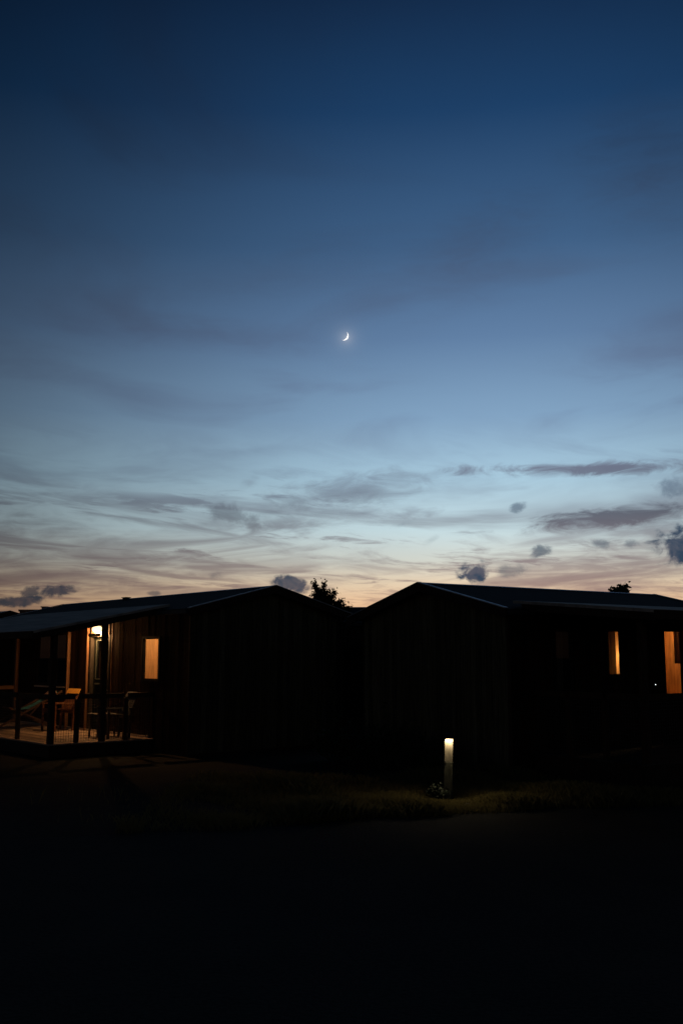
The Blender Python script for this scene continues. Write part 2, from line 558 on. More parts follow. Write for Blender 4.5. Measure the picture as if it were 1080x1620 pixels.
# ------------------------------------------------------------------ ground and road
def sheet(name, pts, z, material):
    me = bpy.data.meshes.new(name)
    me.from_pydata([(x, y, z) for x, y in pts], [], [list(range(len(pts)))])
    me.materials.append(material)
    o = bpy.data.objects.new(name, me)
    col.objects.link(o)
    return tag(o, kind='structure')


sheet('ground', [(2600 * math.cos(R(i * 7.5)), 2600 * math.sin(R(i * 7.5))) for i in range(48)], 0.0, M['ground'])


def road_far(x):
    return 12.75 + 0.335 * x + 0.16 * math.sin(x * 0.9) + 0.09 * math.sin(x * 2.3 + 1) + 0.05 * math.sin(x * 5.1)


def road_near(x):
    return 3.6 + 0.30 * x + 0.22 * math.sin(x * 0.7 + 2) + 0.08 * math.sin(x * 2.9)


xs = np.arange(-40, 40.01, 0.25)
bm = bmesh.new()
prev = None
for x in xs:
    lim = max(-12, min(12, x))
    cur = [bm.verts.new((x, yy, 0.004)) for yy in (road_near(x), (road_near(x) + road_far(x)) / 2, road_far(x))]
    if prev:
        for i in range(2):
            bm.faces.new([prev[i], cur[i], cur[i + 1], prev[i + 1]])
    prev = cur
me = bpy.data.meshes.new('road')
bm.to_mesh(me)
bm.free()
me.materials.append(M['road'])
road = bpy.data.objects.new('road', me)
col.objects.link(road)
tag(road, kind='structure')


# ------------------------------------------------------------------ cabins
class Frame:
    """local frame of a cabin: u along its length, v across it from the near eave"""

    def __init__(s, ox, oy, ang, sy):
        s.o, s.ang, s.sy = Vector((ox, oy, 0)), ang, sy
        s.d = Vector((math.cos(ang), math.sin(ang), 0))
        s.g = Vector((-math.sin(ang), math.cos(ang), 0)) * sy

    def w(s, u, v, z=0.0):
        return s.o + s.d * u + s.g * v + Vector((0, 0, z))


BW = 0.14                                     # board width


def unit_board(name, w, t, material):
    return MB().box(-w / 2, w / 2, -t / 2, t / 2, 0, 1).build(name, material)


_src = unit_board('plank', BW - 0.008, 0.022, M['plank'])
PLANK = _src.data
bpy.data.objects.remove(_src)
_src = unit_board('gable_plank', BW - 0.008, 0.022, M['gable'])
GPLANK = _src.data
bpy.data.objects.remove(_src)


def cabin_shell(root, fr, w, L, ze, zr, openings, boards=True):
    """walls with their openings, roof, trims; openings = (u0, u1, z0, z1) in the long near wall"""
    sy = fr.sy
    sl = (zr - ze) / (w / 2)
    zt = ze + 0.2 * sl - 0.10

    def zroof(v):
        return ze + sl * (v if v < w / 2 else w - v)

    a, b = 0.2, L - 0.2
    wl = MB(sy)
    ops = sorted(openings)
    u = a
    for (u0, u1, z0, z1) in ops:
        ue = u1 + 0.22                     # reveal cut wider than the casing
        wl.box(u, u0, 0.2, 0.32, 0.0, zt)
        wl.box(u0, ue, 0.2, 0.32, 0.0, z0)
        wl.box(u0, ue, 0.2, 0.32, z1, zt)
        u = ue
    wl.box(u, b, 0.2, 0.32, 0.0, zt)
    wl.box(a, b, w - 0.32, w - 0.2, 0.0, zt)
    for s0, s1 in ((a, a + 0.12), (b - 0.12, b)):
        wl.prism([(0.322, 0), (w - 0.322, 0), (w - 0.322, zroof(w - 0.322) - 0.1), (w / 2, zr - 0.1), (0.322, zroof(0.322) - 0.1)], 'x', s0, s1)
    wall = wl.build('wall', M['core'], root)
    if boards:
        # vertical boards on the long near wall
        n = int((b - a) / BW)
        for i in range(n + 1):
            c = a + BW * (i + 0.5)
            spans = [(0.06, zt)]
            for (u0, u1, z0, z1) in ops:
                if c + BW / 2 > u0 - 0.045 and c - BW / 2 < u1 + 0.045:
                    nxt = []
                    for s0, s1 in spans:
                        if z0 > s0 + 0.1:
                            nxt.append((s0, z0 - 0.02))
                        if z1 < s1 - 0.1:
                            nxt.append((z1 + 0.02, s1))
                    spans = nxt
            for s0, s1 in spans:
                inst(PLANK, 'plank', wall, (c, sy * (0.187 + random.uniform(-.004, .003)), s0), (1, 1, s1 - s0), (0, 0, random.uniform(-.012, .012)))
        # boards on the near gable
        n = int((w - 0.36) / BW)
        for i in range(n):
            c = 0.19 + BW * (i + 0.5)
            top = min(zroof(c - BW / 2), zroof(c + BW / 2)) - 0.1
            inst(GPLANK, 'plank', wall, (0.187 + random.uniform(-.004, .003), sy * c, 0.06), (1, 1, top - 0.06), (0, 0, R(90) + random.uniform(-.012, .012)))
        # corner posts
        MB(sy).box(0.150, 0.199, 0.150, 0.199, 0.04, zt).build('corner_board', M['post'], wall, 0.004)
    # roof: two slabs
    th = 0.07
    rf = MB(sy)
    rf.prism([(0, ze), (w / 2, zr), (w / 2, zr - th), (0, ze - th)], 'x', 0, L)
    rf.prism([(w, ze), (w / 2 + 0.002, zr - 0.0005), (w / 2 + 0.002, zr - th), (w, ze - th)], 'x', 0, L)
    roof = rf.build('roof', M['roof'], root)
    rc = MB(sy)
    rc.prism([(w / 2 - 0.09, zr - 0.09 * sl + 0.012), (w / 2, zr + 0.016), (w / 2 + 0.09, zr - 0.09 * sl + 0.012), (w / 2, zr + 0.006)], 'x', -0.02, L + 0.02)
    rc.build('ridge_cap', M['trim'], roof)
    # thin metal verge trims and dark barge boards on both gables
    for s0, s1 in ((-0.045, 0.035), (L - 0.035, L + 0.045)):
        for vv0, vv1 in ((0.0, w / 2 - 0.003), (w, w / 2 + 0.003)):
            z0, z1 = ze, zroof(w / 2 - 0.003)
            MB(sy).prism([(vv0, z0 + 0.004), (vv1, z1 + 0.004), (vv1, z1 + 0.022), (vv0, z0 + 0.022)], 'x', s0, s1).build('verge_trim', M['trim'], roof)
    for s0, s1 in ((-0.03, -0.003), (L + 0.003, L + 0.03)):
        for vv0, vv1 in ((0.0, w / 2 - 0.001), (w, w / 2 + 0.001)):
            MB(sy).prism([(vv0, ze - 0.16), (vv1, zr - 0.16), (vv1, zr - 0.002), (vv0, ze - 0.002)], 'x', s0, s1).build('barge_board', M['core'], roof)
    MB(sy).box(0.0, L, -0.06, -0.003, ze - 0.10, ze - 0.02).build('gutter', M['black'], roof)
    return wall, roof, zroof, zt


def window(root, fr, u0, u1, z0, z1, name='window', casing=None, mullion=False):
    sy = fr.sy
    cs = casing or M['casing']
    f = MB(sy)
    t = 0.045
    for (x0, x1, a, b) in ((u0 - t, u0, z0 - t, z1 + t), (u1, u1 + t, z0 - t, z1 + t)):
        f.box(x0, x1, 0.158, 0.196, a, b)
    f.box(u0, u1, 0.158, 0.196, z1, z1 + t)
    f.box(u0, u1, 0.158, 0.196, z0 - t, z0)
    wd = f.build(name, cs, root)
    s = MB(sy)
    k = 0.018
    s.box(u0 + 0.001, u0 + k, 0.172, 0.195, z0 + 0.001, z1 - 0.001)
    s.box(u1 - k, u1 - 0.001, 0.172, 0.195, z0 + 0.001, z1 - 0.001)
    s.box(u0 + k, u1 - k, 0.172, 0.195, z0 + 0.001, z0 + k)
    s.box(u0 + k, u1 - k, 0.172, 0.195, z1 - k, z1 - 0.001)
    if mullion:
        c = (u0 + u1) / 2
        s.box(c - k, c + k, 0.172, 0.195, z0 + k, z1 - k)
    s.build('sash', cs, wd)
    MB(sy).box(u0 + k, u1 - k, 0.181, 0.186, z0 + k, z1 - k).build('pane', M['glass'], wd)
    return wd


def room(root, fr, u0, u1, v1, z0, z1, material, watts, lamp, color=(1.0, 0.60, 0.27), radius=0.06):
    """a lined room behind a window with its ceiling lamp"""
    sy = fr.sy
    b = MB(sy)
    v0, t = 0.322, 0.02
    b.box(u0, u1, v1, v1 + t, z0, z1)
    b.box(u0 - t, u0, v0, v1, z0, z1)
    b.box(u1, u1 + t, v0, v1, z0, z1)
    b.box(u0, u1, v0, v1, z0 - t, z0)
    b.box(u0, u1, v0, v1, z1, z1 + t)
    o = b.build('interior_lining', material, root)
    if watts:
        l = bpy.data.lights.new('room_light', 'POINT')
        l.energy = watts
        l.color = color
        l.shadow_soft_size = radius
        lo = bpy.data.objects.new('room_light', l)
        col.objects.link(lo)
        lo.parent = root
        lo.location = (lamp[0], lamp[1] * sy, lamp[2])
    return o


def drape(root, fr, u0, u1, v, z0, z1, material, folds=5, amp=0.025, name='curtain', turn=0.0):
    """a hanging curtain with folds, turning inwards at its end by turn metres"""
    bm_ = bmesh.new()
    n = folds * 8
    rows = []
    for zz in (z0, z1):
        row = []
        for i in range(n + 1):
            t = i / n
            vv = v + amp * math.sin(t * folds * 2 * math.pi) + turn * max(0, (t - 0.6) / 0.4) ** 2
            row.append(bm_.verts.new((u0 + (u1 - u0) * t, vv * fr.sy, zz)))
        rows.append(row)
    for i in range(n):
        bm_.faces.new([rows[0][i], rows[0][i + 1], rows[1][i + 1], rows[1][i]])
    ext = bmesh.ops.solidify(bm_, geom=list(bm_.faces), thickness=0.006)
    me_ = bpy.data.meshes.new(name)
    bm_.to_mesh(me_)
    bm_.free()
    for p in me_.polygons:
        p.use_smooth = True
    me_.materials.append(material)
    o = bpy.data.objects.new(name, me_)
    col.objects.link(o)
    o.parent = root
    return o


def porch(root, fr, u0, u1, vpost, deck_z, roof_k, roof_j, rail_h, posts_u, posts_v, tall_v, far_rail, deck_mat='deck'):
    """deck of boards, lean-to roof, posts, rails and wire netting; returns nothing"""
    sy = fr.sy
    # deck: boards along the cabin
    dk = MB(sy)
    dk.box(u0 - 0.02, u1, vpost - 0.055, vpost - 0.03, 0.02, deck_z - 0.03)
    dk.box(u0 - 0.02, u0 + 0.005, vpost - 0.028, 0.15, 0.02, deck_z - 0.03)
    u = u0 + 0.3
    while u < u1:
        dk.box(u, u + 0.06, vpost - 0.028, 0.15, deck_z - 0.15, deck_z - 0.028)
        u += 0.6
    deck = dk.build('deck', M['core'], root)
    v = vpost - 0.06
    wb = 0.125
    src = None
    while v < 0.17:
        v1 = min(v + wb - 0.008, 0.174)
        o = MB(sy).box(u0 - 0.03, u1 + 0.02, v, v1, deck_z - 0.026, deck_z + random.uniform(-.002, .0015)).build('deck_board', M[deck_mat], deck)
        v += wb
    # lean-to roof
    (ku, kv, kz), (jv, jz) = roof_k, roof_j
    ue = u1 + 0.25
    pr = MB(sy)
    pr.prism([(kv, kz), (jv, jz), (jv, jz - 0.05), (kv, kz - 0.05)], 'x', ku, ue)
    proof = pr.build('porch_roof', M['porchroof'], root)
    sl = (jz - kz) / (jv - kv)
    MB(sy).prism([(kv, kz - 0.17), (0.15, kz + sl * (0.15 - kv) - 0.17), (0.15, kz + sl * (0.15 - kv) - 0.052), (kv, kz - 0.052)], 'x', ku + 0.02, ku + 0.05).build('barge_board', M['core'], proof)
    MB(sy).box(ku, ue, kv - 0.035, kv - 0.003, kz - 0.15, kz - 0.012).build('fascia', M['post'], proof)
    MB(sy).box(u0, u1, vpost - 0.05, vpost + 0.05, kz + sl * (vpost - kv) - 0.22, kz + sl * (vpost - kv) - 0.058).build('beam', M['post'], proof)
    # posts
    for pu, pv, tall in posts_u + posts_v:
        if tall:
            top = kz + sl * (pv - kv) - (0.222 if abs(pv - vpost) < 0.06 else 0.06)
            MB(sy).box(pu - 0.055, pu + 0.055, pv - 0.055, pv + 0.055, deck_z + 0.002, top).build('post', M['post'], root, 0.006)
        else:
            MB(sy).box(pu - 0.04, pu + 0.04, pv - 0.04, pv + 0.04, deck_z + 0.002, deck_z + rail_h - 0.1).build('rail_post', M['post'], root, 0.004)
    # rails and netting
    rz = deck_z + rail_h
    us = sorted(p[0] for p in posts_u)
    vs = sorted(p[1] for p in posts_v)

    def net(fixed, a, b, along):
        m_ = MB(sy)
        k = 0.0022
        x = a
        while x < b:
            if along == 'u':
                m_.box(x - k, x + k, fixed - k, fixed + k, deck_z + 0.03, rz - 0.11)
            else:
                m_.box(fixed - k, fixed + k, x - k, x + k, deck_z + 0.03, rz - 0.11)
            x += 0.055
        z = deck_z + 0.03
        while z < rz - 0.1:
            if along == 'u':
                m_.box(a, b, fixed - 3 * k, fixed - k * 1.02, z - k, z + k)
            else:
                m_.box(fixed - 3 * k, fixed - k * 1.02, a, b, z - k, z + k)
            z += 0.055
        return m_

    for a, b in zip(us[:-1], us[1:]):
        MB(sy).box(a + 0.056, b - 0.056, vpost - 0.03, vpost + 0.03, rz - 0.1, rz).build('rail', M['post'], root, 0.004)
        net(vpost, a + 0.06, b - 0.06, 'u').build('wire_mesh', M['wire'], root)
    vall = [vpost] + [v_ for v_ in vs if v_ > vpost + 0.01]
    for pu in (u0 + 0.06,):
        pts = vall + [0.17]
        for a, b in zip(pts[:-1], pts[1:]):
            tall_a = any(abs(a - p[1]) < 1e-6 and p[2] for p in posts_v + posts_u)
            MB(sy).box(pu - 0.03, pu + 0.03, a + 0.056, b - (0.056 if b < 0.1 else 0.0), rz - 0.1, rz).build('rail', M['post'], root, 0.004)
            net(pu, a + 0.06, b - 0.05, 'v').build('wire_mesh', M['wire'], root)
    if far_rail:
        MB(sy).box(u1 - 0.09, u1 - 0.03, vpost + 0.06, 0.06, rz - 0.1, rz).build('rail', M['fin'], root, 0.004)
        MB(sy).box(u1 - 0.11, u1 - 0.01, 0.065, 0.165, deck_z + 0.002, 2.6).build('post', M['fin'], root, 0.005)
    return deck


# ---- cabin on the left, porch lamp lit
dl = (-0.652, 0.758)
FL = Frame(-3.12, 20.5, math.atan2(dl[1], dl[0]), -1)
LW, LL, LZE, LZR = 4.42, 10.46, 2.99, 3.55
cabL = empty('cabin', FL.o, FL.ang)
tag(cabL, 'long brown timber cabin at left with a lit porch lamp and one glowing window', 'cabin', 'timber holiday cabins')
WIN_L = (1.42, 2.08, 1.53, 2.41)
DOOR_L = (3.62, 4.52, 0.29, 2.48)
GLZ_L = (5.86, 7.44, 1.34, 2.57)
wallL, roofL, zrL, ztL = cabin_shell(cabL, FL, LW, LL, LZE, LZR, [WIN_L, DOOR_L, GLZ_L])
DZL = 0.29
porch(cabL, FL, 1.60, 8.74, -2.1, DZL, (1.30, -2.7, 2.52), (0.35, 3.145), 0.97,
      [(1.66, -2.1, True), (3.26, -2.1, False), (4.9, -2.1, True), (6.5, -2.1, False), (8.64, -2.1, True)],
      [(1.66, -1.55, False), (1.66, -0.98, True), (1.66, -0.45, False)], [], True)
wl = window(cabL, FL, *WIN_L)
tag(wl, 'narrow window glowing warm orange')
MB(-1).box(2.005, 2.025, 0.160, 0.194, 1.55, 2.39).build('glazing_bar', M['casing'], wl)
room(cabL, FL, 1.05, 2.75, 1.35, 0.5, 2.75, M['pine'], 30, (1.9, 0.75, 2.68), (1.0, 0.66, 0.33))
wg = window(cabL, FL, *GLZ_L, mullion=True)
tag(wg, 'wide dark window with a half drawn curtain')
room(cabL, FL, 5.5, 8.0, 2.4, 0.5, 2.75, M['core'], 0, None)
drape(wg, FL, 6.85, 7.4, 0.42, 1.3, 2.6, M['curtain'], 5)
MB(-1).box(5.80, 7.50, 0.10, 0.154, 1.255, 1.29).build('sill', M['palepanel'], wg, 0.004)
# door with its casing, mouldings, glass and handle
dm = MB(-1)
u0, u1, z0, z1 = DOOR_L
dm.box(u0 + 0.005, u0 + 0.13, 0.24, 0.28, z0 + 0.01, z1 - 0.01)
dm.box(u1 - 0.13, u1 - 0.005, 0.24, 0.28, z0 + 0.01, z1 - 0.01)
dm.box(u0 + 0.13, u1 - 0.13, 0.24, 0.28, z0 + 0.01, 1.50)
dm.box(u0 + 0.13, u1 - 0.13, 0.24, 0.28, 2.40, z1 - 0.01)
door = dm.build('door', M['door'], cabL)
MB(-1).box(u0 + 0.13, u1 - 0.13, 0.256, 0.262, 1.50, 2.40).build('pane', M['glass'], door)
mo = MB(-1)
for a_, b_, c_, d_ in ((u0 + 0.12, u0 + 0.145, 1.49, 2.41), (u1 - 0.145, u1 - 0.12, 1.49, 2.41), (u0 + 0.146, u1 - 0.146, 1.485, 1.51), (u0 + 0.146, u1 - 0.146, 2.39, 2.415)):
    mo.box(a_, b_, 0.222, 0.239, c_, d_)
mo.build('moulding', M['moulding'], door)
MB(-1).box(u0 + 0.13, u1 - 0.13, 0.205, 0.239, 1.37, 1.40).build('lower_moulding', M['moulding'], door)
MB(-1).bar((u0 + 0.06, 0.19, 1.25), (u0 + 0.17, 0.19, 1.25), 0.02, n=8).bar((u0 + 0.06, 0.19, 1.25), (u0 + 0.06, 0.245, 1.25), 0.018, n=8).build('handle', M['metal'], door)
room(cabL, FL, 3.4, 4.7, 2.0, 0.2, 2.75, M['core'], 0, None)
cf = MB(-1)
cf.box(u0 - 0.055, u0, 0.15, 0.30, z0, z1 + 0.04)
cf.box(u1, u1 + 0.055, 0.15, 0.30, z0, z1 + 0.04)
cf.box(u0, u1, 0.15, 0.30, z1, z1 + 0.04)
cf.build('door_frame', M['casing'], door)
MB(-1).box(3.62, 4.52, 0.145, 0.172, 2.53, 2.76).build('head_panel', M['palepanel'], cabL)
MB(-1).box(4.63, 4.67, 0.11, 0.172, DZL + 0.004, 2.93).build('side_fin', M['fin'], cabL, 0.004)
MB(-1).box(3.42, 3.46, 0.125, 0.144, DZL + 0.004, 2.93).build('side_fin', M['fin'], cabL, 0.004)
MB(-1).box(5.62, 5.66, 0.09, 0.172, DZL + 0.004, 2.66).build('side_fin', M['fin'], cabL, 0.004)
MB(-1).box(1.75, 8.7, 0.140, 0.172, DZL + 0.003, DZL + 0.05).build('skirting', M['palepanel'], cabL)
MB(-1).box(6.55, 6.75, 2.15, 2.27, 3.555, 3.585).box(6.52, 6.78, 2.13, 2.29, 3.586, 3.60).build('roof_vent', M['black'], roofL)

# ---- cabin on the right, two windows lit
dr = (0.839, 0.545)
FR = Frame(2.79, 17.0, math.atan2(dr[1], dr[0]), 1)
RW, RL, RZE, RZR = 4.84, 6.65, 2.82, 3.40
cabR = empty('cabin', FR.o, FR.ang)
tag(cabR, 'dark timber cabin at right behind the bollard light with two amber windows under its porch', 'cabin', 'timber holiday cabins')
WA = (2.62, 2.94, 1.68, 2.49)
WB = (4.17, 4.66, 1.30, 2.51)
WD = (1.28, 1.64, 1.43, 2.55)
wallR, roofR, zrR, ztR = cabin_shell(cabR, FR, RW, RL, RZE, RZR, [WA, WB, WD])
porch(cabR, FR, 0.70, 6.40, -2.2, 0.40, (0.46, -2.7, 2.715), (0.34, 2.985), 1.04,
      [(0.76, -2.2, True), (2.6, -2.2, False), (4.4, -2.2, True), (6.3, -2.2, True)],
      [(0.76, -1.4, False), (0.76, -0.6, False)], [], False, 'dimdeck')
wA = window(cabR, FR, *WA)
tag(wA, 'narrow window lit only along its right edge')
wB = window(cabR, FR, *WB)
tag(wB, 'taller amber window with a dark cloth at its upper right')
wD = window(cabR, FR, *WD)
tag(wD, 'unlit window with a pale curtain')
room(cabR, FR, 2.3, 3.6, 1.25, 0.5, 2.62, M['pine_b'], 9, (3.36, 0.80, 2.0), (1.0, 0.68, 0.32))
drape(wA, FR, 2.50, 3.03, 0.36, 1.55, 2.6, M['palecurtain'], 4, 0.010)
room(cabR, FR, 3.7, 5.6, 1.5, 0.5, 2.62, M['pine_b'], 48, (5.45, 0.5, 2.45), (1.0, 0.64, 0.27))
drape(wB, FR, 4.80, 4.97, 0.45, 1.88, 2.60, M['darkcurtain'], 2, 0.012)
room(cabR, FR, 1.0, 2.2, 1.4, 0.5, 2.62, M['core'], 0, None)
drape(wD, FR, 1.30, 1.62, 0.34, 1.4, 2.58, M['palepanel'], 4, 0.012)
# tiny pilot light on the porch post
po = FR.w(0.80, -2.2, 0)
pl = empty('pilot_light', FR.w(3.853, 0.160, 1.49), FR.ang)
tag(pl, 'tiny white point of light on the dark wall left of the amber window', 'pilot light')
MB().box(-0.02, 0.02, 0.0, 0.0145, -0.03, 0.03).build('housing', M['black'], pl)
s_ = MB().bar((0, -0.014, 0), (0, -0.0005, 0), 0.011, n=8).build('lens', M['pilot'], pl)

# ---- cabins farther back
def plain_cabin(ox, oy, ang, sy, label, w=4.42, L=7.0, ze=2.99, zr=3.55):
    fr = Frame(ox, oy, ang, sy)
    r_ = empty('cabin', fr.o, fr.ang)
    tag(r_, label, 'cabin', 'timber holiday cabins')
    cabin_shell(r_, fr, w, L, ze, zr, [(2.4, 3.3, 0.2, 2.3)], boards=False)
    dd = MB(sy).box(2.405, 3.295, 0.24, 0.29, 0.2, 2.295).build('door', M['door'], r_)
    MB(sy).bar((3.15, 0.2, 1.2), (3.26, 0.2, 1.2), 0.02, n=6).build('handle', M['metal'], dd)
    return r_


plain_cabin(-12.88, 32.56, math.atan2(dl[1], dl[0]), -1, 'far cabin at the left edge, its dark roof peak showing above the porch roof')
plain_cabin(-2.35, 30.9, math.atan2(-0.05, 0.999), 1, 'low cabin between the two near cabins whose pale ridge line meets the tree', L=6.5, ze=3.05, zr=3.62)

# ---- brown flat-topped building far left
bb = empty('building', (-14.2, 50.5, 0))
tag(bb, 'distant reddish brown flat roofed building with chimneys at far left', 'building')
MB().box(-1.95, 4.0, 0, 6, 0, 4.28).build('wall', M['brownwall'], bb)
MB().box(-2.0, 4.05, -0.05, 6.05, 4.282, 4.38).build('parapet', M['brownwall'], bb)
MB().box(-1.3, -1.03, 1.5, 2.2, 4.382, 4.56).box(-1.34, -0.99, 1.46, 2.24, 4.561, 4.61).build('chimney', M['brownwall'], bb)
MB().bar((-0.72, 1.8, 4.382), (-0.72, 1.8, 4.6), 0.09, n=8).build('flue_pipe', M['black'], bb)
for k in range(3):
    wdw = MB().box(-1.2 + k * 1.7, -0.3 + k * 1.7, -0.03, -0.002, 1.2, 2.4).build('window', M['casing'], bb)

# ------------------------------------------------------------------ porch lamp
wlmp = empty('wall_lamp', FL.w(4.12, 0.145, 2.66), FL.ang)
tag(wlmp, 'bright warm bulkhead lamp on the panel over the door of the left cabin', 'lamp')
MB(-1).box(-0.24, 0.24, -0.03, -0.001, -0.075, 0.075).build('back_plate', M['palepanel'], wlmp, 0.004)
dfm = MB(-1)
N = 14
prof = [(0.0, 0.155), (0.03, 0.155), (0.06, 0.135), (0.08, 0.09), (0.09, 0.03)]
bmx = dfm.bm
rings = []
for dpt, r_ in prof:
    rings.append([bmx.verts.new((1.35 * r_ * math.cos(2 * math.pi * i / N), 0.031 + dpt, 0.45 * r_ * math.sin(2 * math.pi * i / N))) for i in range(N)])
for ra, rb in zip(rings[:-1], rings[1:]):
    for i in range(N):
        bmx.faces.new([ra[i], ra[(i + 1) % N], rb[(i + 1) % N], rb[i]])
bmx.faces.new(rings[-1])
dfm.build('diffuser', M['lampglass'], wlmp, smooth=True)
MB().box(-0.30, 0.30, 0.112, 0.118, -0.180, -0.105).box(-0.30, -0.294, 0.02, 0.1115, -0.122, -0.105).box(0.294, 0.30, 0.02, 0.1115, -0.122, -0.105).build('spill_shield', M['black'], wlmp)  # added plate that keeps lamp light off the ground beyond the deck
pld = bpy.data.lights.new('porch_light', 'POINT')
pld.energy = 88
pld.color = (1.0, 0.50, 0.19)
pld.shadow_soft_size = 0.04
plo = bpy.data.objects.new('porch_light', pld)
col.objects.link(plo)
plo.parent = wlmp
plo.location = (0, -0.065 * -1, -0.13)


# ------------------------------------------------------------------ furniture on the left porch
def make_armchair(loc, rz, wood, label):
    """low slatted armchair, local -Y is the way it faces"""
    r_ = empty('armchair', loc, rz)
    tag(r_, label, 'armchair', 'wooden armchairs against the porch wall')
    for x in (-0.27, 0.27):
        MB().bar((x, -0.27, 0), (x, -0.27, 0.62), 0.045).build('leg', wood, r_)
        MB().bar((x, 0.20, 0), (x, 0.24, 0.62), 0.045).build('leg', wood, r_)
        MB().box(x - 0.04, x + 0.04, -0.33, 0.30, 0.622, 0.645).build('armrest', wood, r_, 0.004)
    MB().box(-0.245, 0.245, -0.29, -0.26, 0.42, 0.50).box(-0.245, 0.245, 0.20, 0.23, 0.40, 0.46).build('seat_frame', wood, r_)
    for k in range(6):
        y = -0.28 + k * 0.09
        MB().hexa([(-0.245, y, 0.502 - k * 0.006), (0.245, y, 0.502 - k * 0.006), (0.245, y + 0.075, 0.497 - k * 0.006), (-0.245, y + 0.075, 0.497 - k * 0.006),
                   (-0.245, y, 0.522 - k * 0.006), (0.245, y, 0.522 - k * 0.006), (0.245, y + 0.075, 0.517 - k * 0.006), (-0.245, y + 0.075, 0.517 - k * 0.006)]).build('seat_slat', wood, r_)
    for k in range(5):
        x = -0.21 + k * 0.105
        MB().bar((x, 0.215, 0.47), (x, 0.36, 0.855), 0.085, 0.018).build('back_slat', wood, r_)
    hb = MB()
    hb.hexa([(-0.26, 0.325, 0.86), (0.26, 0.325, 0.86), (0.26, 0.350, 0.85), (-0.26, 0.350, 0.85),
             (-0.26, 0.385, 0.97), (0.26, 0.385, 0.97), (0.26, 0.410, 0.96), (-0.26, 0.410, 0.96)])
    hb.build('headboard', M['litboard'] if wood is M['chairwood'] else wood, r_)
    return r_


# the cabin's outward direction is -g: chairs face it; local +Y must point along g
rzg = math.atan2(FL.g.y, FL.g.x) - math.pi / 2
p1 = FL.w(5.08, -0.32, DZL)
make_armchair((p1.x, p1.y, DZL), rzg + 0.1, M['chairwood'], 'wooden armchair with an orange lit backrest beside the porch window fin')
p2 = FL.w(2.25, -0.36, DZL)
make_armchair((p2.x, p2.y, DZL), rzg - 0.08, M['shadewood'], 'shaded grey wooden armchair near the end of the porch railing, right of the door')

# low slatted table between the door and the second chair
lt = empty('side_table', (FL.w(2.85, -0.36, DZL)), FL.ang)
tag(lt, 'small dark slatted side table left of the shaded armchair', 'table')
for x in (-0.2, 0.2):
    for y in (-0.2, 0.2):
        MB().bar((x, y, 0), (x * 0.9, y * 0.9, 0.47), 0.035).build('leg', M['shadewood'], lt)
for k in range(4):
    MB().box(-0.25, 0.25, -0.25 + k * 0.128, -0.14 + k * 0.128, 0.472, 0.492).build('top_slat', M['shadewood'], lt)

# folding sling deck chair, facing along the cabin (away), local +X is the way it faces
pc = FL.w(6.2, -0.66, DZL)
fdir = FL.d * 0.06 - FL.g * 1.0
dc = empty('deck_chair', (pc.x, pc.y, DZL), math.atan2(fdir.y, fdir.x))
tag(dc, 'teal canvas folding deck chair standing on the lit porch boards', 'deck chair')
for y in (-0.29, 0.29):
    MB().bar((0.85, y, 0.015), (-0.80, y, 0.90), 0.032, 0.045).build('sling_rail', M['post'], dc)
    MB().bar((-0.72, y * 0.86, 0.015), (0.48, y * 0.86, 0.52), 0.03, 0.042).build('seat_rail', M['post'], dc)
    MB().bar((-0.25, y * 1.1, 0.62), (0.02, y * 0.95, 0.30), 0.022, 0.03).build('prop_strut', M['post'], dc)
MB().bar((-0.78, -0.29, 0.89), (-0.78, 0.29, 0.89), 0.035, n=8).build('top_bar', M['post'], dc)
MB().bar((0.46, -0.25, 0.51), (0.46, 0.25, 0.51), 0.035, n=8).build('front_bar', M['post'], dc)
MB().bar((0.82, -0.29, 0.03), (0.82, 0.29, 0.03), 0.03, n=8).build('foot_bar', M['post'], dc)
bs = bmesh.new()
rows = []
for i in range(15):
    t = i / 14
    x = -0.78 + 1.24 * t
    z = 0.90 * (1 - t) + 0.52 * t - 0.20 * math.sin(math.pi * min(1, t * 1.02)) ** 0.9 * (0.6 + 0.5 * t)
    rows.append([bs.verts.new((x, y, z - 0.03 * (1 - (y / 0.25) ** 2))) for y in (-0.25, -0.12, 0.0, 0.12, 0.25)])
for a_, b_ in zip(rows[:-1], rows[1:]):
    for i in range(4):
        bs.faces.new([a_[i], a_[i + 1], b_[i + 1], b_[i]])
bmesh.ops.solidify(bs, geom=list(bs.faces), thickness=0.005)
me = bpy.data.meshes.new('sling')
bs.to_mesh(me)
bs.free()
for p in me.polygons:
    p.use_smooth = True
me.materials.append(M['teal'])
so = bpy.data.objects.new('sling', me)
col.objects.link(so)
so.parent = dc
hp = MB().hexa([(-0.70, -0.2, 0.83), (-0.50, -0.2, 0.66), (-0.50, 0.2, 0.66), (-0.70, 0.2, 0.83), (-0.66, -0.19, 0.93), (-0.44, -0.19, 0.74), (-0.44, 0.19, 0.74), (-0.66, 0.19, 0.93)]).build('head_cushion', M['curtain'], dc, 0.015)

